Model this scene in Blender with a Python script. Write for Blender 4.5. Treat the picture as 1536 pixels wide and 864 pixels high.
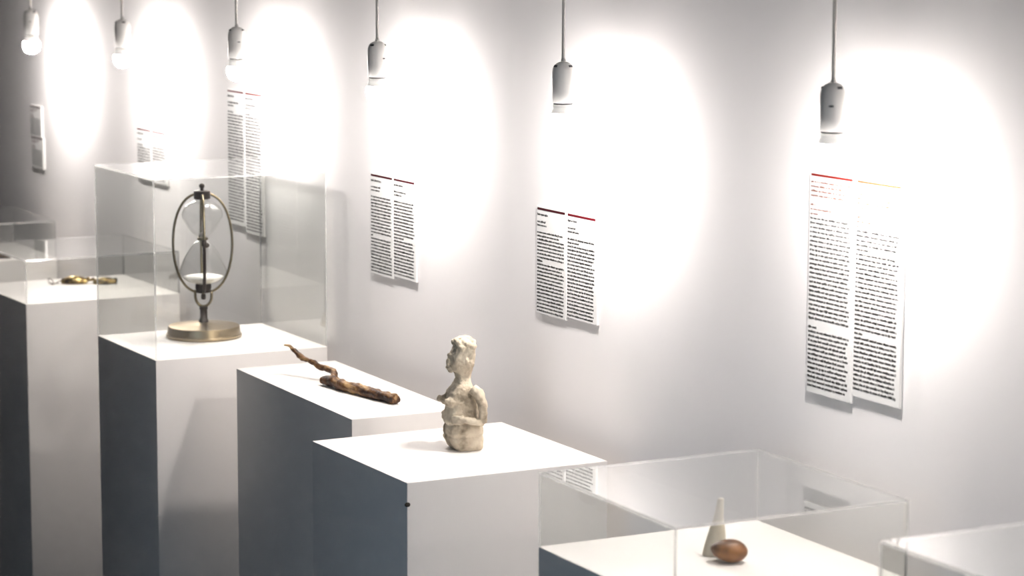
import bpy, bmesh, math, random
from mathutils import Vector, Matrix

for o in list(bpy.data.objects): bpy.data.objects.remove(o, do_unlink=True)
scene = bpy.context.scene
COL = scene.collection
R = random.Random(7)

# ------------------------------------------------------------------ camera, world, light, exposure
F_PX, PITCH, YAW, ROLL = 3828.44, 0.1424, 0.4865, 0.0032
CAM = Vector((3.829, -2.4658, 1.9419))
fw = Vector((-math.cos(YAW)*math.cos(PITCH), math.sin(YAW)*math.cos(PITCH), -math.sin(PITCH)))
rt = fw.cross(Vector((0, 0, 1))).normalized(); up = rt.cross(fw)
rt, up = math.cos(ROLL)*rt + math.sin(ROLL)*up, -math.sin(ROLL)*rt + math.cos(ROLL)*up
cd = bpy.data.cameras.new('camera'); cam = bpy.data.objects.new('camera', cd); COL.objects.link(cam)
M = Matrix((rt, up, -fw)).transposed().to_4x4(); M.translation = CAM
cam.matrix_world = M
cd.sensor_width = 36.0; cd.lens = F_PX/1536*36.0; cd.clip_start = 0.05
cd.dof.use_dof = True; cd.dof.focus_distance = 4.7; cd.dof.aperture_fstop = 5.6
scene.camera = cam

w = bpy.data.worlds.new('room_dusk'); scene.world = w; w.use_nodes = True
w.node_tree.nodes['Background'].inputs[0].default_value = (0.62, 0.78, 1.0, 1)
w.node_tree.nodes['Background'].inputs[1].default_value = 0.018

ld = bpy.data.lights.new('cool_room_light', 'AREA'); ld.shape = 'RECTANGLE'; ld.size = 1.6; ld.size_y = 2.0  # added unseen area light, gives the pedestal fronts their cool gradient
ld.spread = math.radians(56); ld.energy = 2.6; ld.color = (0.5, 0.74, 1.0)
lo = bpy.data.objects.new('cool_room_light', ld); COL.objects.link(lo)
lo.location = (2.4, -3.7, 1.3)
lo.rotation_euler = (Vector((0.1, -0.5, 0.45)) - lo.location).to_track_quat('-Z', 'Y').to_euler()

BULB = 525.0                         # radiance of the lamp domes
scene.view_settings.view_transform = 'Standard'; scene.view_settings.look = 'None'
scene.view_settings.gamma = 1.0; scene.view_settings.use_curve_mapping = False
scene.view_settings.exposure = 0.0
scene.cycles.sample_clamp_indirect = 0.0      # keep the bounce light of the hot wall spots
scene.cycles.blur_glossy = 0.3

YW = -0.175                           # wall plane
RZ = math.atan2(rt.y, rt.x)          # turns a thing's local x to the viewer's right

# ------------------------------------------------------------------ materials
def mat(name, col, rough=0.6, metal=0.0, noise=None, bump=0.0, bscale=60, spec=0.5):
    m = bpy.data.materials.new(name); m.use_nodes = True
    nt = m.node_tree; b = nt.nodes['Principled BSDF']
    b.inputs['Base Color'].default_value = (*col, 1); b.inputs['Roughness'].default_value = rough
    b.inputs['Metallic'].default_value = metal; b.inputs['Specular IOR Level'].default_value = spec
    tc = nt.nodes.new('ShaderNodeTexCoord')
    if noise:
        sc, stops, stretch = noise
        mp = nt.nodes.new('ShaderNodeMapping'); mp.inputs['Scale'].default_value = stretch
        n = nt.nodes.new('ShaderNodeTexNoise'); n.inputs['Scale'].default_value = sc; n.inputs['Detail'].default_value = 6
        cr = nt.nodes.new('ShaderNodeValToRGB')
        while len(cr.color_ramp.elements) < len(stops): cr.color_ramp.elements.new(0.5)
        for e, (p, c) in zip(cr.color_ramp.elements, stops): e.position = p; e.color = (*c, 1)
        nt.links.new(tc.outputs['Object'], mp.inputs[0]); nt.links.new(mp.outputs[0], n.inputs['Vector'])
        nt.links.new(n.outputs['Fac'], cr.inputs[0]); nt.links.new(cr.outputs[0], b.inputs['Base Color'])
    if bump:
        n2 = nt.nodes.new('ShaderNodeTexNoise'); n2.inputs['Scale'].default_value = bscale; n2.inputs['Detail'].default_value = 4
        bp = nt.nodes.new('ShaderNodeBump'); bp.inputs['Strength'].default_value = bump; bp.inputs['Distance'].default_value = 0.002
        nt.links.new(tc.outputs['Object'], n2.inputs['Vector']); nt.links.new(n2.outputs['Fac'], bp.inputs['Height'])
        nt.links.new(bp.outputs[0], b.inputs['Normal'])
    return m

def pane_mat(name, tint, ior, rough=0.01, gloss=1.0):
    """thin clear sheet: straight transmission plus a Fresnel mirror, the same from either side of a face"""
    m = bpy.data.materials.new(name); m.use_nodes = True; nt = m.node_tree; nt.nodes.clear()
    out = nt.nodes.new('ShaderNodeOutputMaterial'); mix = nt.nodes.new('ShaderNodeMixShader')
    tr = nt.nodes.new('ShaderNodeBsdfTransparent'); tr.inputs[0].default_value = (*tint, 1)
    gl = nt.nodes.new('ShaderNodeBsdfGlossy'); gl.inputs['Roughness'].default_value = rough
    gl.inputs['Color'].default_value = (gloss, gloss, gloss, 1)
    # reflectance of a whole sheet, 2F/(1+F), taken once where the ray enters it
    fr = nt.nodes.new('ShaderNodeFresnel'); fr.inputs['IOR'].default_value = ior; ge = nt.nodes.new('ShaderNodeNewGeometry')
    def math_node(op, x, y):
        n = nt.nodes.new('ShaderNodeMath'); n.operation = op
        for k, q in enumerate((x, y)):
            if isinstance(q, (int, float)): n.inputs[k].default_value = q
            else: nt.links.new(q, n.inputs[k])
        return n.outputs[0]
    refl = math_node('DIVIDE', math_node('MULTIPLY', fr.outputs[0], 2.0), math_node('ADD', fr.outputs[0], 1.0))
    refl = math_node('MULTIPLY', refl, math_node('SUBTRACT', 1.0, ge.outputs['Backfacing']))
    nt.links.new(refl, mix.inputs[0]); nt.links.new(tr.outputs[0], mix.inputs[1]); nt.links.new(gl.outputs[0], mix.inputs[2])
    nt.links.new(mix.outputs[0], out.inputs[0])
    return m

M_wall = mat('white_wall_paint', (0.88, 0.855, 0.845), 0.85, bump=0.25, bscale=35, spec=0.2)
M_ceil = mat('ceiling_paint', (0.86, 0.85, 0.84), 0.9)
M_floor = mat('dark_floor', (0.07, 0.07, 0.075), 0.5, noise=(3, [(0.3, (0.03, 0.03, 0.034)), (0.7, (0.05, 0.05, 0.055))], (1, 1, 1)))
M_ped = mat('white_lacquer', (0.79, 0.755, 0.72), 0.45, spec=0.4)
M_chip = mat('chipped_core', (0.05, 0.04, 0.03), 0.9)
M_acryl = pane_mat('clear_acrylic', (0.985, 0.99, 0.985), 1.38)
M_hglass = pane_mat('blown_glass', (0.97, 0.975, 0.97), 1.45)
M_edge = bpy.data.materials.new('polished_acrylic_edge'); M_edge.use_nodes = True
_nt = M_edge.node_tree; _nt.nodes.clear()
_o = _nt.nodes.new('ShaderNodeOutputMaterial'); _m1 = _nt.nodes.new('ShaderNodeMixShader'); _m2 = _nt.nodes.new('ShaderNodeMixShader')
_t = _nt.nodes.new('ShaderNodeBsdfTransparent'); _l = _nt.nodes.new('ShaderNodeBsdfTranslucent'); _g = _nt.nodes.new('ShaderNodeBsdfGlossy')
_l.inputs[0].default_value = (0.93, 0.93, 0.91, 1); _g.inputs['Roughness'].default_value = 0.08
_m1.inputs[0].default_value = 0.28; _m2.inputs[0].default_value = 0.14
_nt.links.new(_t.outputs[0], _m1.inputs[1]); _nt.links.new(_l.outputs[0], _m1.inputs[2]); _nt.links.new(_m1.outputs[0], _m2.inputs[1])
_nt.links.new(_g.outputs[0], _m2.inputs[2]); _nt.links.new(_m2.outputs[0], _o.inputs[0])
M_socket = mat('white_bakelite', (0.66, 0.65, 0.63), 0.4)
M_cord = mat('grey_cord', (0.42, 0.41, 0.39), 0.6)
M_dark = mat('dark_slot', (0.03, 0.03, 0.035), 0.6)
M_collar = mat('bulb_collar', (0.8, 0.79, 0.76), 0.35)
M_neck = mat('opal_neck', (0.8, 0.79, 0.76), 0.35)
_n = M_neck.node_tree.nodes['Principled BSDF']; _n.inputs['Emission Color'].default_value = (1, .95, .88, 1); _n.inputs['Emission Strength'].default_value = 0.35
M_dome = bpy.data.materials.new('lit_bulb'); M_dome.use_nodes = True
_nt = M_dome.node_tree; _nt.nodes.clear()
_o = _nt.nodes.new('ShaderNodeOutputMaterial'); _e = _nt.nodes.new('ShaderNodeEmission')
_e.inputs[0].default_value = (1.0, 0.945, 0.91, 1); _e.inputs[1].default_value = BULB; _nt.links.new(_e.outputs[0], _o.inputs[0])
_g = _nt.nodes.new('ShaderNodeNewGeometry'); _sx = _nt.nodes.new('ShaderNodeSeparateXYZ'); _mr = _nt.nodes.new('ShaderNodeMapRange')   # the diffuser beams mostly downwards
_mr.inputs['From Min'].default_value = 0.1; _mr.inputs['From Max'].default_value = -1.0
_mr.inputs['To Min'].default_value = BULB*0.55; _mr.inputs['To Max'].default_value = BULB*1.5
_nt.links.new(_g.outputs['Normal'], _sx.inputs[0]); _nt.links.new(_sx.outputs['Z'], _mr.inputs['Value']); _nt.links.new(_mr.outputs[0], _e.inputs[1])
M_board = mat('white_foam_board', (0.86, 0.85, 0.83), 0.6)
M_boardedge = M_board
M_ink = mat('black_ink', (0.012, 0.012, 0.012), 0.7, spec=0.1)
M_inkw = mat('orange_ink', (0.13, 0.028, 0.007), 0.7, spec=0.1)
M_inkr = mat('maroon_ink', (0.12, 0.012, 0.018), 0.7, spec=0.1)
M_bar_dark = mat('crimson_bar', (0.055, 0.003, 0.007), 0.6, spec=0.1)
M_bar = mat('red_bar', (0.12, 0.004, 0.010), 0.6, spec=0.1)
M_bar_or = mat('orange_red_bar', (0.16, 0.008, 0.004), 0.6, spec=0.1)
M_bar_tan = mat('tan_red_bar', (0.22, 0.045, 0.014), 0.6, spec=0.1)  # lighter and more tan than the other bars
M_brassb = mat('brushed_nickel_brass', (0.36, 0.28, 0.17), 0.32, 1.0)
M_rod = mat('nickel_rod', (0.20, 0.165, 0.10), 0.3, 1.0)
M_bronze = mat('dark_bronze', (0.018, 0.010, 0.006), 0.4, 0.5)
M_sand = mat('white_sand', (0.85, 0.84, 0.8), 0.95, bump=0.3, bscale=900)
M_stone = mat('pale_limestone', (0.6, 0.5, 0.38), 0.85, noise=(28, [(0.34, (0.22, 0.175, 0.12)), (0.48, (0.55, 0.46, 0.34)), (0.68, (0.70, 0.62, 0.48))], (1, 1, 1)), bump=0.5, bscale=160)
M_wood = mat('weathered_root', (0.2, 0.1, 0.04), 0.6, noise=(30, [(0.38, (0.025, 0.009, 0.004)), (0.5, (0.13, 0.055, 0.016)), (0.62, (0.46, 0.29, 0.13))], (0.35, 2.2, 2.2)), bump=0.9, bscale=90)
M_brass = mat('old_brass', (0.42, 0.30, 0.10), 0.35, 1.0, noise=(60, [(0.4, (0.05, 0.028, 0.008)), (0.52, (0.26, 0.18, 0.06)), (0.68, (0.55, 0.44, 0.22))], (1, 1, 1)))
M_wire = mat('wire', (0.16, 0.13, 0.10), 0.35, 1.0)
M_horn = mat('pale_horn', (0.62, 0.55, 0.42), 0.5, noise=(40, [(0.3, (0.50, 0.43, 0.31)), (0.7, (0.70, 0.64, 0.52))], (1, 1, 0.3)))
M_nut = mat('brown_pebble', (0.2, 0.08, 0.025), 0.5, noise=(22, [(0.40, (0.045, 0.014, 0.003)), (0.62, (0.26, 0.100, 0.020))], (1, 1, 1)))
M_dkwood = mat('dark_wood', (0.045, 0.02, 0.01), 0.45, noise=(30, [(0.3, (0.02, 0.008, 0.004)), (0.7, (0.09, 0.04, 0.018))], (1, 4, 4)))

# ------------------------------------------------------------------ helpers
def obj(name, bm, m, parent=None, smooth=False, angle=None):
    me = bpy.data.meshes.new(name); bmesh.ops.recalc_face_normals(bm, faces=bm.faces)
    bm.to_mesh(me); bm.free()
    for mm in (m if isinstance(m, (list, tuple)) else [m]): me.materials.append(mm)
    if smooth:
        for p in me.polygons: p.use_smooth = True
        if angle: me.set_sharp_from_angle(angle=angle)
    o = bpy.data.objects.new(name, me); COL.objects.link(o)
    if parent: o.parent = parent
    return o

def thing(name, label, cat, loc, rz=0.0, group=None):
    o = bpy.data.objects.new(name, None); COL.objects.link(o); o.empty_display_size = 0.05
    o.location = loc; o.rotation_euler = (0, 0, rz); tag(o, label, cat, group); return o

def tag(o, label, cat, group=None):
    o['label'] = label; o['category'] = cat
    if group: o['group'] = group
    return o

def add_box(bm, x0, x1, y0, y1, z0, z1, bev=0.0):
    vs = [bm.verts.new(p) for p in [(x0, y0, z0), (x1, y0, z0), (x1, y1, z0), (x0, y1, z0), (x0, y0, z1), (x1, y0, z1), (x1, y1, z1), (x0, y1, z1)]]
    fs = [bm.faces.new([vs[i] for i in q]) for q in ((0, 3, 2, 1), (4, 5, 6, 7), (0, 1, 5, 4), (1, 2, 6, 5), (2, 3, 7, 6), (3, 0, 4, 7))]
    if bev:
        es = list({e for f in fs for e in f.edges})
        bmesh.ops.bevel(bm, geom=es, offset=bev, segments=2, affect='EDGES', profile=0.5)
    return bm

def box(*a, **k): return add_box(bmesh.new(), *a, **k)

def lathe(bm, prof, n=32, origin=(0, 0, 0), caps=True):
    o = Vector(origin); rings = []
    for r, z in prof:
        rings.append([bm.verts.new(o + Vector((max(r, 1e-5)*math.cos(2*math.pi*i/n), max(r, 1e-5)*math.sin(2*math.pi*i/n), z))) for i in range(n)])
    for a, b in zip(rings, rings[1:]):
        for i in range(n): bm.faces.new((a[i], a[(i+1) % n], b[(i+1) % n], b[i]))
    if caps:
        bm.faces.new(list(reversed(rings[0]))); bm.faces.new(rings[-1])
    return bm

def tube(bm, pts, rad, n=10, jitter=None, flat=1.0):
    pts = [Vector(p) for p in pts]; rads = rad if isinstance(rad, (list, tuple)) else [rad]*len(pts)
    rings = []; prev = None
    for k, p in enumerate(pts):
        t = (pts[min(k+1, len(pts)-1)] - pts[max(k-1, 0)]).normalized()
        if prev is None:
            a = Vector((0, 0, 1)) if abs(t.z) < 0.9 else Vector((1, 0, 0)); u = t.cross(a).normalized()
        else: u = (prev - t*prev.dot(t)).normalized()
        prev = u; v = t.cross(u); ring = []
        for i in range(n):
            an = 2*math.pi*i/n; rr = rads[k]*(1 + (jitter(k, i) if jitter else 0))
            ring.append(bm.verts.new(p + rr*(math.cos(an)*u + flat*math.sin(an)*v)))
        rings.append(ring)
    for a, b in zip(rings, rings[1:]):
        for i in range(n): bm.faces.new((a[i], a[(i+1) % n], b[(i+1) % n], b[i]))
    bm.faces.new(list(reversed(rings[0]))); bm.faces.new(rings[-1])
    return bm

def spline(pts, n=8):
    """Catmull-Rom through tuples of any length"""
    out = []; P = [pts[0]] + list(pts) + [pts[-1]]
    for i in range(1, len(P)-2):
        for k in range(n):
            t = k/n
            out.append(tuple(0.5*((2*b) + (-a+c)*t + (2*a-5*b+4*c-d)*t*t + (-a+3*b-3*c+d)*t**3) for a, b, c, d in zip(P[i-1], P[i], P[i+1], P[i+2])))
    out.append(tuple(pts[-1])); return out

def ellipsoid(bm, c, r, rot=None, u=24, v=16):
    m = Matrix.Translation(Vector(c)) @ (rot.to_4x4() if rot else Matrix.Identity(4)) @ Matrix.Diagonal((*r, 1))
    bmesh.ops.create_uvsphere(bm, u_segments=u, v_segments=v, radius=1.0, matrix=m)
    return bm

def structure(name, bm, m):
    o = obj(name, bm, m); o['kind'] = 'structure'; return o

# ------------------------------------------------------------------ the room
structure('wall_back', box(-9.0, 4.6, YW, YW+0.15, 0.0, 2.75), M_wall)
structure('floor', box(-9.0, 4.6, -7.0, YW, -0.1, 0.0), M_floor)
structure('ceiling', box(-9.0, 4.6, -3.2, YW, 2.75, 2.85), M_ceil)

# ------------------------------------------------------------------ pedestals
# x of near end, y of front, length along wall, depth, turn, case height (or 0)
PED = [
    (-3.095, -0.655, 0.40, 0.395, 0.0, 0.104, 'white pedestal under the farthest glass case, cut by the left edge of the photo', 'clear glass case farthest along the row, only its corner showing at the left edge'),
    (-2.2697, -0.6103, 0.3998, 0.4077, 0.0242, 0.1091, 'white pedestal with near-black front carrying the brass piece under a low glass case', 'low clear glass case over the small brass piece with wire'),
    (-1.3458, -0.6019, 0.3822, 0.4063, 0.0044, 0.3935, 'white pedestal carrying the hourglass under the tall glass case', 'tall clear glass case over the hourglass'),
    (-0.5485, -0.4883, 0.6264, 0.2286, -0.0214, 0, 'long narrow white pedestal with blue-grey front carrying the driftwood stick', None),
    (0.0, -0.6424, 0.4001, 0.3941, 0.0052, 0, 'open white pedestal carrying the pale stone figure', None),
    (0.8993, -0.6571, 0.4044, 0.3946, -0.0118, 0.1156, 'white pedestal carrying the brown pebble and pale cone at the bottom of the photo', 'clear glass case over the brown pebble and pale cone'),
    (1.765, -0.657, 0.40, 0.395, 0.0, 0.20, 'white pedestal at the bottom right corner of the photo, under the cut-off glass case', 'clear glass case cut off by the bottom right corner of the photo'),
]
def glass_case(x0, x1, y0, y1, h, parent_loc, rz, label):
    t = thing('glass_case', label, 'glass case', parent_loc, rz, 'clear cases on the pedestals')
    g = 0.0035; hx, hy = x1, y1; z0 = 0.0004
    obj('top_pane', box(-hx+g, hx-g, -hy+g, hy-g, h-g, h), M_acryl, t)
    for s in (-1, 1):
        a, b = sorted((s*hy, s*(hy-g))); obj('side_pane', box(-hx+g, hx-g, a, b, z0, h-g), M_acryl, t)
        a, b = sorted((s*hx, s*(hx-g))); obj('side_pane', box(a, b, -hy+g, hy-g, z0, h-g), M_acryl, t)
        a, b = sorted((s*hy, s*(hy-g))); obj('polished_edge', box(-hx, hx, a, b, h-g, h, bev=0.0006), M_edge, t)
        a, b = sorted((s*hx, s*(hx-g))); obj('polished_edge', box(a, b, -hy+g, hy-g, h-g, h, bev=0.0006), M_edge, t)
        for q in (-1, 1):
            a, b = sorted((s*hx, s*(hx-g))); c, d = sorted((q*hy, q*(hy-g)))
            obj('polished_edge', box(a, b, c, d, z0, h-g, bev=0.0006), M_edge, t)
    return t

def place(i, u, v, z=1.0):
    """point at fraction (u along the wall, v away from the front) of a pedestal's top"""
    x, y, sx, sy, ro = PED[i][:5]; a, b = (u-0.5)*sx, (v-0.5)*sy
    return Vector((x-sx/2 + a*math.cos(ro)-b*math.sin(ro), y+sy/2 + a*math.sin(ro)+b*math.cos(ro), z))

for i, (x, y, sx, sy, ro, ch, lab, clab) in enumerate(PED):
    c = (x-sx/2, y+sy/2, 0.0)
    t = thing('pedestal', lab, 'pedestal', c, ro, 'white pedestals along the wall')
    obj('plinth_body', box(-sx/2, sx/2, -sy/2, sy/2, 0.0, 1.0, bev=0.0025), M_ped, t, smooth=True, angle=0.6)
    if i == 4:
        ch_bm = ellipsoid(bmesh.new(), (sx/2-0.0005, -sy/2+0.001, 0.962), (0.0035, 0.0055, 0.004), u=10, v=8)
        obj('chipped_nick', ch_bm, M_chip, t)['label'] = 'small dark chip on the corner edge'
    if ch: glass_case(0, sx/2, 0, sy/2, ch, (c[0], c[1], 1.0), ro, clab)

# ------------------------------------------------------------------ pendant lamps
LAMPS = [(-3.187, 1.693), (-2.416, 1.692), (-1.632, 1.702), (-0.87, 1.701), (-0.095, 1.698), (0.725, 1.708), (1.545, 1.708)]
LAMP_LABELS = [
    'farthest bare bulb pendant, above the narrow stacked text cards at the left edge',
    'second bare bulb pendant from the left, above the low-hung half-hidden text boards',
    'third bare bulb pendant from the left, above the boards behind the hourglass case',
    'fourth bare bulb pendant from the left, above the boards over the driftwood pedestal',
    'fifth bare bulb pendant from the left, above the boards right of the stone figure',
    'nearest and largest bare bulb pendant, above the big text boards at right',
    'bare bulb pendant above the bottom right case, beyond the right edge of the photo']
def lamp(x, z, label, turn):
    t = thing('pendant_lamp', label, 'lamp', (x, YW-0.115, z), turn, 'bare bulb pendants along the wall')
    s = obj('socket', lathe(bmesh.new(), [(0.0040, 0.0022), (0.0075, 0.0012), (0.0122, -0.0012), (0.0162, -0.0050), (0.0190, -0.0105), (0.0202, -0.0165), (0.0206, -0.024), (0.0202, -0.050), (0.0197, -0.0685), (0.0190, -0.0700), (0.0125, -0.0703)], 40), M_socket, t, smooth=True, angle=0.9)
    for a in (0.6, 2.9, 4.75):        # vent slots in the shoulder
        bm = box(-0.004, 0.004, -0.0018, 0.0018, -0.0012, 0.0012)
        bm.transform(Matrix.Rotation(a, 4, 'Z') @ Matrix.Translation((0, -0.0160, -0.0056)) @ Matrix.Rotation(0.85, 4, 'X'))
        obj('vent_slot', bm, M_dark, s)
    bm = ellipsoid(bmesh.new(), (-0.003, -0.0205, -0.032), (0.0042, 0.0012, 0.0016), u=12, v=8)
    obj('screw_slot', bm, M_dark, s)
    obj('cord', tube(bmesh.new(), [(0, 0, 2.748-z), (0.0008, 0, 0.7), (-0.0006, 0, 0.3), (0, 0, 0.0)], 0.0031, 12), M_cord, t, smooth=True)
    obj('strain_relief', lathe(bmesh.new(), [(0.0034, 0.0075), (0.0040, 0.0055), (0.0046, 0.001)], 20), M_cord, t, smooth=True)
    obj('shadow_gap_ring', lathe(bmesh.new(), [(0.0120, -0.0700), (0.0172, -0.0703), (0.0172, -0.0728), (0.0120, -0.0730)], 32), M_dark, t)  # dark ring put in for the shaded gap between socket and bulb
    obj('bulb_collar', lathe(bmesh.new(), [(0.0125, -0.0728), (0.0176, -0.0732), (0.0184, -0.0790), (0.0205, -0.0870), (0.0214, -0.0885)], 40), M_neck, t, smooth=True)
    prof = [(0.0214, -0.0885), (0.0230, -0.092), (0.0237, -0.097), (0.0233, -0.103), (0.0214, -0.1095), (0.0180, -0.115), (0.0132, -0.119), (0.007, -0.1214), (0.0, -0.1222)]
    b = obj('bulb_dome', lathe(bmesh.new(), prof, 40, caps=False), M_dome, t, smooth=True); b['label'] = 'glowing white bulb dome'
for i, ((x, z), lab) in enumerate(zip(LAMPS, LAMP_LABELS)): lamp(x, z, lab, RZ + [0.2, 1.9, 0.5, 0.9, 2.4, -0.1, 1.2][i])

# ------------------------------------------------------------------ text boards
def ink(bm, x0, x1, z, xh, rng, y):
    """one line of small print: words made of letter strokes"""
    x = x0
    while x < x1 - xh*0.6:
        n = rng.choice((2, 3, 4, 5, 6, 7, 8, 9))
        for k in range(n):
            wd = xh*rng.uniform(0.55, 0.85)
            if x + wd > x1: return
            zt = z + xh*(1.0 if rng.random() > 0.22 else 1.38); zb = z - (xh*0.32 if rng.random() < 0.1 else 0)
            vs = [bm.verts.new(p) for p in ((x, y, zb), (x+wd, y, zb), (x+wd, y, zt), (x, y, zt))]; bm.faces.new(vs)
            x += wd + xh*0.12
        x += xh*0.5

def board(name_label, x0, x1, ztop, zbot, bar, heads, blocks, pitch, seed, margin=(0.003, 0.007), bar_h=0.0042, y_th=0.005, head_ink=None, group=None, tilt=0.0):
    """heads: list of (length fraction, size factor); blocks: (lines, last line fraction)"""
    rng = random.Random(seed); W = x1-x0; H = ztop-zbot
    t = thing('text_board', name_label, 'text board', ((x0+x1)/2, YW-0.0006, ztop), 0, group)
    t.rotation_euler = (0, tilt, 0)
    hw = W/2; yf = -y_th
    obj('board_sheet', box(-hw, hw, yf, 0.0, -H, 0.0, bev=0.0004), M_board, t)
    a, b = -hw+margin[0], hw-margin[1]
    obj('colour_bar', box(a, b, yf-0.0004, yf+0.0002, -0.0025-bar_h, -0.0025), bar, t)
    z = -0.0025-bar_h; y = yf-0.0003
    hb = bmesh.new(); z -= pitch*0.45
    for fr, sf in heads:
        z -= pitch*max(1.0, 0.86*sf)
        if fr: ink(hb, a, a+(b-a)*fr, z, pitch*0.36*sf, rng, y)
    obj('heading', hb, head_ink or M_ink, t)
    tb = bmesh.new()
    for n, lastf in blocks:
        for k in range(n):
            z -= pitch
            if z < -H+0.004: break
            if lastf == 0: continue
            fr = lastf if k == n-1 else rng.uniform(0.93, 1.0)
            ink(tb, a, a+(b-a)*fr, z, pitch*0.40, rng, y)
    obj('printed_text', tb, M_ink, t)
    return t
G = 'text boards on the wall'
# nearest pair
board('largest text board of the row, left column with orange heading below the nearest bulb', 0.5112, 0.6332, 1.5556, 1.2045, M_bar_or,
      [(0.95, 1), (0.75, 1.1), (0.85, 1.1), (0.8, 1.1), (0.0, .6), (0.12, 1), (0.5, 1), (0.2, 1)], [(6, .98), (17, .97), (1, 0), (1, .2), (17, .85)], 0.00721, 1, head_ink=M_inkw, group=G)
board('largest text board of the row, right column with tan bar below the nearest bulb', 0.6357, 0.7574, 1.5556, 1.2173, M_bar_tan,
      [(0.9, 1), (0.6, 1), (0.8, 1), (0.85, 1), (0.3, 1), (0.0, .6), (0.15, 1), (0.45, 1), (0.1, 1)], [(5, .35), (17, .97), (1, .2), (16, .6)], 0.00721, 2, head_ink=M_inkw, group=G)
board('left column of the mid-size text boards to the right of the stone figure', -0.3925, -0.2768, 1.4114, 1.2075, M_bar_dark,
      [(0.4, 1.25), (0.0, .4), (0.32, 1.1), (0.36, 1.1), (0.0, .3)], [(2, .8), (6, .97), (1, .22), (15, .97), (1, .15)], 0.00677, 3, margin=(.003, .006), group=G)
board('right column of the mid-size text boards to the right of the stone figure', -0.2744, -0.1606, 1.4114, 1.2143, M_bar,
      [(0.34, 1.25), (0.0, .4), (0.3, 1.1), (0.42, 1.1), (0.0, .3)], [(2, .45), (5, .9), (17, .97), (1, .18)], 0.00677, 4, margin=(.003, .008), group=G)
board('left column of the text boards above the driftwood pedestal', -1.1443, -1.0311, 1.4085, 1.1912, M_bar_dark,
      [(0.5, 1.25), (0.0, .4), (0.45, 1.1), (0.42, 1.1), (0.0, .3)], [(12, .97), (1, .1), (13, .8)], 0.00696, 5, margin=(.003, .004), group=G)
board('right column of the text boards above the driftwood pedestal', -1.029, -0.9192, 1.4085, 1.1977, M_bar_dark,
      [(0.45, 1.25), (0.0, .4), (0.6, 1.1), (0.4, 1.1), (0.0, .3)], [(12, .5), (12, .97), (1, .4)], 0.00696, 6, margin=(.003, .007), group=G)
board('left column of the tall text boards partly behind the hourglass case', -1.973, -1.8627, 1.5399, 1.2133, M_bar,
      [(0.4, 1.3), (0.0, .4), (0.7, 1.2), (0.4, 1), (0.0, .5), (0.35, 1)], [(16, .97), (1, .5), (21, .97)], 0.00745, 7, margin=(.003, .005), group=G)
board('right column of the tall text boards partly behind the hourglass case', -1.8607, -1.7495, 1.5399, 1.2015, M_bar_or,
      [(0.5, 1.3), (0.0, .4), (0.7, 1.2), (0.4, 1), (0.0, .5), (0.3, 1)], [(16, .97), (1, .5), (23, .97)], 0.00745, 8, margin=(.003, .005), group=G)
board('left column of the half-hidden text boards behind the top of the hourglass case', -2.6281, -2.5154, 1.4006, 1.2636, M_bar,
      [(0.5, 1.2), (0.0, .5), (0.4, 1), (0.0, .4), (0.4, 1)], [(22, .9)], 0.00745, 9, margin=(.003, .006), group=G)
board('right column of the half-hidden text boards behind the top of the hourglass case', -2.5134, -2.3996, 1.4006, 1.2636, M_bar,
      [(0.8, 1.2), (0.0, .5), (0.5, 1), (0.0, .4)], [(22, .9)], 0.00745, 10, margin=(.003, .011), group=G)
board('upper of the two narrow stacked text cards on the wall at far left', -3.5677, -3.4598, 1.3997, 1.3094, M_bar_dark,
      [(0.7, 1.1), (0.35, 1), (0.0, .5), (0.3, 1), (0.35, 1)], [(10, .9)], 0.00549, 11, margin=(.003, .010), head_ink=M_inkr, group=G)
board('lower of the two narrow stacked text cards on the wall at far left', -3.5589, -3.4471, 1.308, 1.2152, M_bar_dark,
      [(0.7, 1.1), (0.35, 1), (0.0, .5), (0.3, 1), (0.35, 1)], [(10, .9)], 0.00549, 12, margin=(.003, .010), head_ink=M_inkr, group=G)

# ------------------------------------------------------------------ hourglass
S = 1/655.0
hg = thing('hourglass', 'brass framed hourglass on a round foot inside the tall glass case', 'hourglass', (-1.602, -0.391, 1.0), RZ)
def zz(y): return (506.0-y)*S/math.cos(0.16)
obj('foot', lathe(bmesh.new(), [(0.0845, 0.0006), (0.0862, 0.003), (0.0862, 0.0065), (0.0848, 0.008), (0.0838, 0.0085), (0.0815, 0.0245), (0.080, 0.026), (0.060, 0.0285), (0.035, 0.030), (0.020, 0.032), (0.0135, 0.034), (0.0, 0.034)], 64), M_brassb, hg, smooth=True, angle=0.5)
obj('stem', lathe(bmesh.new(), [(0.0115, 0.034), (0.0105, 0.040), (0.0088, 0.043), (0.0082, 0.062), (0.0098, 0.064), (0.0098, 0.069), (0.006, 0.0705)], 28), M_bronze, hg, smooth=True, angle=0.6)
# yoke under the lower collar
bm = bmesh.new()
pts = [(0.0185*math.cos(a), 0.0, 0.094+0.024*math.sin(a)) for a in [math.pi + math.pi*k/14 for k in range(15)]]
tube(bm, [(-0.0185, 0, 0.108)] + pts + [(0.0185, 0, 0.108)], 0.0033, 10)
obj('yoke', bm, M_rod, hg, smooth=True)
obj('pivot_pin', lathe(bmesh.new(), [(0.004, 0.086), (0.0055, 0.088), (0.0055, 0.097), (0.0035, 0.100), (0.0035, 0.106)], 18), M_bronze, hg, smooth=True)
zc0, zc1 = 0.1015, 0.1215
obj('lower_collar', lathe(bmesh.new(), [(0.014, zc0), (0.0175, zc0+0.001), (0.0175, zc0+0.0055), (0.0165, zc0+0.006), (0.0165, zc0+0.0085), (0.0182, zc0+0.009), (0.0182, zc1), (0.012, zc1+0.0005)], 28), M_bronze, hg, smooth=True, angle=0.5)
zt0, zt1 = zz(301), zz(289)
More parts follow.
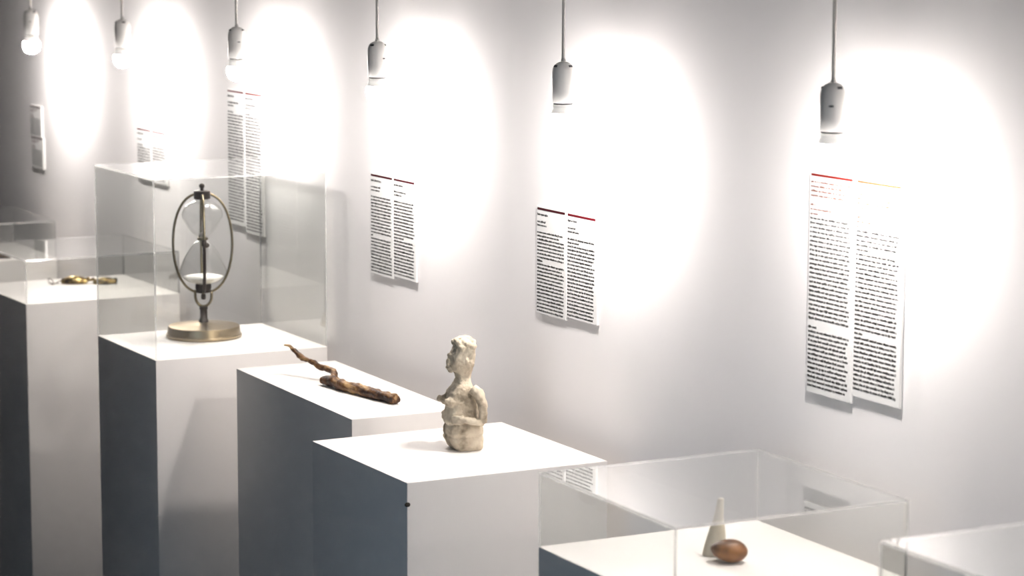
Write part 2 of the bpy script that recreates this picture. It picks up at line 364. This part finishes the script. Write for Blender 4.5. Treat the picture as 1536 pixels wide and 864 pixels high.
obj('upper_collar', lathe(bmesh.new(), [(0.012, zt0-0.0005), (0.0185, zt0), (0.0190, zt0+0.004), (0.0190, zt1-0.001), (0.017, zt1), (0.004, zt1+0.0005)], 28), M_bronze, hg, smooth=True, angle=0.5)
obj('finial', lathe(bmesh.new(), [(0.0045, zt1), (0.004, zt1+0.005), (0.0062, zt1+0.009), (0.0065, zt1+0.013), (0.004, zt1+0.0165), (0.0, zt1+0.0175)], 20), M_bronze, hg, smooth=True)
# four bowed rods
zm = (zz(292)+zz(441))/2; hh = (zz(292)-zz(441))/2
for k in range(4):
    a = math.radians(-90+10+90*k); bm = bmesh.new(); pts = []
    for j in range(41):
        th = -math.pi/2 + math.pi*j/40
        rr = 0.0670*abs(math.cos(th))**0.78; pts.append(((rr if rr > 0.017 else 0.017)*math.cos(a), (rr if rr > 0.017 else 0.017)*math.sin(a), zm+hh*math.sin(th)*0.985))
    tube(bm, pts, 0.0030, 10); obj('bowed_rod', bm, M_rod, hg, smooth=True)
bm = bmesh.new(); a = math.radians(-80); pts = []
for j in range(18):
    th = -math.pi*0.40 + math.pi*0.40*j/17; rr = 0.0670*abs(math.cos(th))**0.78 + 0.0025
    pts.append((rr*math.cos(a), rr*math.sin(a), zm+hh*math.sin(th)*0.985))
tube(bm, pts, 0.0036, 10); obj('dark_lower_bar', bm, M_bronze, hg, smooth=True)  # dark, thicker bar over the lower half of the front rod
# clamps at the waist
for a in (math.radians(-80), math.radians(100)):
    bm = bmesh.new(); d = Vector((math.cos(a), math.sin(a), 0)); zw = zz(362)
    tube(bm, [d*0.011+Vector((0, 0, zw)), d*0.067+Vector((0, 0, zw))], 0.0021, 10)
    ellipsoid(bm, d*0.066+Vector((0, 0, zw+0.0)), (0.0062, 0.0062, 0.010), u=14, v=10)
    ellipsoid(bm, d*0.062+Vector((0.004, 0, zw-0.004)), (0.0085, 0.0055, 0.0065), u=14, v=10)
    obj('waist_clamp', bm, M_bronze, hg, smooth=True)
zw = zz(360)
obj('waist_ring', lathe(bmesh.new(), [(0.0098, zw-0.0025), (0.0125, zw-0.0025), (0.0125, zw+0.0025), (0.0098, zw+0.0025), (0.0098, zw-0.0025)], 24, caps=False), M_rod, hg, smooth=True, angle=0.5)
hgl = lambda prof: spline(prof, 6)
pu = hgl([(0.0115, zt0-0.001), (0.020, zt0-0.005), (0.038, zt0-0.016), (0.0465, zt0-0.034), (0.042, zw+0.040), (0.026, zw+0.016), (0.0095, zw+0.003), (0.006, zw)])
pl = hgl([(0.006, zw), (0.0095, zw-0.003), (0.024, zw-0.016), (0.041, zw-0.040), (0.0525, zw-0.068), (0.0515, zc1+0.022), (0.036, zc1+0.007), (0.0130, zc1-0.001)])
o = obj('upper_glass', lathe(bmesh.new(), pu, 40, caps=False), M_hglass, hg, smooth=True)
o = obj('lower_glass', lathe(bmesh.new(), pl, 40, caps=False), M_hglass, hg, smooth=True)
zs = zz(416)
ps = [(max(r-0.0012, 0.0), z+0.0006) for r, z in reversed(pl) if z < zs]
rtop = ps[-1][0]
obj('sand', lathe(bmesh.new(), [(0.002, ps[0][1])] + ps + [(rtop*0.75, zs+0.002), (rtop*0.3, zs+0.0045), (0.0, zs+0.0055)], 36), M_sand, hg, smooth=True)

# ------------------------------------------------------------------ driftwood stick
bm = bmesh.new(); rj = random.Random(3); J = {}
def jit(k, i):
    key = (k//2, i//2)
    if key not in J: J[key] = rj.uniform(-0.16, 0.16)
    return J[key] + rj.uniform(-0.05, 0.05)
main = [(-0.912, -0.3965, 1.0125, .0085), (-0.895, -0.394, 1.0155, .0150), (-0.86, -0.389, 1.0158, .0165), (-0.82, -0.386, 1.0152, .0158), (-0.78, -0.378, 1.0150, .0158), (-0.72, -0.368, 1.0142, .0158), (-0.67, -0.359, 1.0140, .0152), (-0.645, -0.355, 1.0138, .0150)]
sp = spline(main, 6); tube(bm, [(p[0]-0.004, p[1], p[2]-0.0035) for p in sp], [p[3]*0.74 for p in sp], 14, jitter=jit, flat=0.9)
tail = [(-1.060, -0.420, 1.0625, .0018), (-1.052, -0.411, 1.0610, .0042), (-1.033, -0.404, 1.0500, .0066), (-1.015, -0.397, 1.0405, .0082), (-1.000, -0.393, 1.0385, .0058), (-0.985, -0.386, 1.0350, .0070), (-0.965, -0.379, 1.0275, .0086), (-0.950, -0.3715, 1.0265, .0078), (-0.925, -0.3675, 1.0245, .0080), (-0.907, -0.3735, 1.0190, .0095), (-0.893, -0.385, 1.0140, .0100)]
sp = spline(tail, 6); tube(bm, [p[:3] for p in sp], [p[3]*0.8 for p in sp], 12, jitter=jit)
ds = obj('driftwood_stick', bm, M_wood, smooth=True)
md = ds.modifiers.new('remesh', 'REMESH'); md.mode = 'VOXEL'; md.voxel_size = 0.0016; md.use_smooth_shade = True
tx = bpy.data.textures.new('grain', 'CLOUDS'); tx.noise_scale = 0.012; tx.noise_depth = 3
md = ds.modifiers.new('grain', 'DISPLACE'); md.texture = tx; md.strength = 0.004; md.texture_coords = 'LOCAL'
tag(ds, 'brown driftwood stick with a thin curved tail lying on the long narrow pedestal', 'stick')

# ------------------------------------------------------------------ stone figure
K = 1/831.0
fig = bmesh.new()
def px(x): return (x-699.0)*K
def pz(y): return (677.5-y)*K/0.985
secs = [(679, 679, 731, 32), (672, 672, 732, 36), (661, 667, 732, 37), (657.5, 669, 730.5, 34.5), (654, 667, 732, 37), (648, 667.5, 732, 36), (643, 669, 731, 35), (639, 672, 731, 34), (634, 669, 729, 34), (626, 669, 727, 29), (617, 671, 726, 27), (610, 671, 725, 27), (600, 670, 724, 28), (592, 674, 719, 29), (586, 679, 717, 27), (580, 684, 713, 20), (573, 687, 712, 15.5), (566, 685, 713, 17), (560, 678, 716, 20), (551, 675, 718, 22), (541, 675, 719, 23), (534, 679, 719, 23), (527, 683, 720, 24), (520, 683, 719.5, 24), (515, 685, 718.5, 22), (512.5, 692, 714, 16)]
rings = []
for y, a, b, dp in secs:
    cx, ry = (px(a)+px(b))/2, dp*0.8*K
    rx = max(0.5*(b-a)*K/2, ((b-a)*K/2 - 0.24*ry)/0.94)
    rg = []
    for i in range(28):
        an = 2*math.pi*i/28; c, s = math.cos(an), math.sin(an); e = 0.55
        rg.append(fig.verts.new((cx+rx*math.copysign(abs(c)**e, c), ry*math.copysign(abs(s)**e, s), pz(y))))
    rings.append(rg)
for a, b in zip(rings, rings[1:]):
    for i in range(28): fig.faces.new((a[i], a[(i+1) % 28], b[(i+1) % 28], b[i]))
fig.faces.new(list(reversed(rings[0]))); fig.faces.new(rings[-1])
def blob(x, y, dep, rx, ry, rz_, rot=None): ellipsoid(fig, (px(x), dep*K, pz(y)), (rx*K, ry*K, rz_*K), rot, 18, 12)
for s in (-1, 1):
    blob(677.5, 606, s*11.5, 9.5, 9.5, 8.5); blob(667 if s > 0 else 671, 604.5, s*13, 5, 5.5, 5)      # breasts
    tube(fig, [(px(706), s*24*K, pz(586)), (px(713), s*30*K, pz(592)), (px(718), s*34*K, pz(606)), (px(719.5), s*35*K, pz(622)), (px(718), s*34*K, pz(635))], [8*K, 9*K, 7.6*K, 7*K, 6.6*K], 14)
    tube(fig, [(px(719), s*34*K, pz(634)), (px(708), s*35*K, pz(634)), (px(694), s*32*K, pz(631)), (px(684), s*27*K, pz(629))], [6.6*K, 6*K, 5.2*K, 4.2*K], 12)
    for q in range(4): tube(fig, [(px(690), s*31*K, pz(625.5+q*3.1)), (px(681), s*27*K, pz(625.5+q*3.2)), (px(674), s*21*K, pz(627+q*3))], [2.3*K, 2.1*K, 1.6*K], 8)
    blob(700, 546, s*17, 4, 3, 6); blob(685, 541.5, s*14.5, 2.6, 2, 1.6)         # ears, eyes
blob(679, 635, 0, 9, 20, 8)                                                  # lap
blob(675.5, 549, 0, 3, 5, 6); blob(677, 556.5, 0, 4, 7, 2.6); blob(680, 560, 0, 5, 9, 4)    # nose, lips, chin
blob(681, 538.5, 0, 4.5, 13, 2.6)                                                # brow
for x, y, d_, r_ in ((688, 519, -11, 5), (692, 525, -15, 5), (701, 520, -16, 5.5), (709, 524, -14, 6), (689, 528, -8, 5), (696, 515, -6, 4.5), (705, 516, 6, 5), (711, 518, -8, 4.5), (690, 521, 10, 5), (700, 520, 16, 5), (709, 523, 14, 5), (687, 515, -4, 3)):
    blob(x, y, d_*1.12, r_*1.12, r_*1.12, r_*0.95)
fo = obj('stone_figure', fig, M_stone, smooth=True)
fo.location = (-0.2155, -0.4265, 1.0015); fo.rotation_euler = (0, 0, RZ+0.35)
md = fo.modifiers.new('remesh', 'REMESH'); md.mode = 'VOXEL'; md.voxel_size = 0.0013; md.use_smooth_shade = True
md = fo.modifiers.new('soften', 'SMOOTH'); md.factor = 0.5; md.iterations = 3
tx = bpy.data.textures.new('pits', 'CLOUDS'); tx.noise_scale = 0.010; tx.noise_depth = 4
md = fo.modifiers.new('pits', 'DISPLACE'); md.texture = tx; md.strength = 0.0048; md.texture_coords = 'LOCAL'
tag(fo, 'weathered beige stone figure with arm folded across its waist, on the open pedestal', 'statue')

# ------------------------------------------------------------------ pebble and cone
K5 = 1/1003.0
bm = ellipsoid(bmesh.new(), (0, 0, 0), (0.0268, 0.022, 0.0172), u=32, v=20)
for v in bm.verts:
    v.co.z *= 1 + 0.08*math.sin(v.co.x*90); v.co.x *= 1 + 0.05*math.sin(v.co.z*120+1)
pb = obj('oval_pebble', bm, M_nut, smooth=True); pb.location = (0.7078, -0.4483, 1.0174); pb.rotation_euler = (0, math.radians(6), RZ)
tag(pb, 'smooth brown oval pebble lying in front of the pale cone', 'pebble')
bm = bmesh.new()
prof = [(0.0165, 0.0006), (0.0172, 0.004), (0.0162, 0.016), (0.0138, 0.030), (0.0112, 0.043), (0.0080, 0.056), (0.0062, 0.070), (0.0052, 0.082), (0.0042, 0.0875), (0.0, 0.0885)]
lathe(bm, spline(prof, 4), 24)
for v in bm.verts: v.co.x += 0.010*(max(v.co.z, 0)/0.088)**0.8 ; v.co.y *= 0.8
cn = obj('horn_cone', bm, M_horn, smooth=True); cn.location = (0.6640, -0.4480, 1.0004); cn.rotation_euler = (0, 0, RZ)
tag(cn, 'pale tapered cone standing upright behind the brown pebble', 'cone')

# ------------------------------------------------------------------ brass piece with wire
K1 = 1/572.0
br = thing('brass_instrument', 'small old brass piece with bent wire lying under the low glass case', 'brass instrument', (-2.5535, -0.3575, 1.0), RZ)
def trough(x0, x1, y, r, tilt, n=14, m=14):
    bm = bmesh.new(); rows = []
    for j in range(m+1):
        f = j/m; x = x0+(x1-x0)*f; rr = r*(0.55+0.45*math.sin(math.pi*min(max(f, 0.08), 0.92)))
        rows.append([bm.verts.new((x, y+rr*1.15*math.cos(a), 0.002+rr*0.95*math.sin(a)+0.0)) for a in [math.pi*(0.0+1.0*i/n) for i in range(n+1)]])
    for a, b in zip(rows, rows[1:]):
        for i in range(n): bm.faces.new((a[i], a[i+1], b[i+1], b[i]))
    return bm
for x0, x1, y, r in ((-0.060, 0.008, 0.0, 0.020), (0.024, 0.083, -0.002, 0.017)):
    o = obj('hollow_shell', trough(x0, x1, y, r, 0), M_brass, br, smooth=True)
    md = o.modifiers.new('wall', 'SOLIDIFY'); md.thickness = 0.0016
bm = bmesh.new(); tube(bm, [(0.002, 0, 0.012), (0.014, 0.001, 0.009), (0.026, 0, 0.012)], [.0042, .0034, .0042], 12); ellipsoid(bm, (0.010, -0.004, 0.013), (.005, .005, .005), u=12, v=8); ellipsoid(bm, (0.0215, -0.004, 0.012), (.0045, .005, .0045), u=12, v=8)
obj('hinge', bm, M_brass, br, smooth=True)
bm = bmesh.new(); tube(bm, spline([(-0.055, 0, 0.010), (-0.066, -0.006, 0.006), (-0.076, -0.022, 0.0020), (-0.083, -0.006, 0.007), (-0.091, 0.010, 0.0105), (-0.099, 0.016, 0.010), (-0.092, -0.006, 0.006), (-0.080, -0.026, 0.0018), (-0.068, -0.010, 0.004)], 6), 0.0015, 8)
obj('bent_wire', bm, M_wire, br, smooth=True)
bm = bmesh.new(); tube(bm, spline([(0.078, 0.004, 0.014), (0.0845, 0.0, 0.012), (0.0855, -0.008, 0.0075), (0.0845, -0.014, 0.0015)], 5), 0.0016, 8)
obj('end_hook', bm, M_bronze, br, smooth=True)

# ------------------------------------------------------------------ dark wooden piece on the farthest pedestal
bm = bmesh.new()
sp = spline([(-0.085, 0, 0.010, .006), (-0.05, 0, 0.0115, .0105), (0.0, 0.0, 0.0115, .0110), (0.022, 0, 0.009, .0085), (0.040, 0, 0.004, .0034), (0.048, 0, 0.0020, .0012)], 6)
tube(bm, [p[:3] for p in sp], [p[3] for p in sp], 16, flat=1.0)
dk = obj('carved_wood', bm, M_dkwood, smooth=True); dk.location = (-3.140, -0.427, 1.0006); dk.rotation_euler = (0, 0, RZ)
tag(dk, 'dark brown pointed wooden piece on the farthest pedestal at the left edge', 'wooden object')
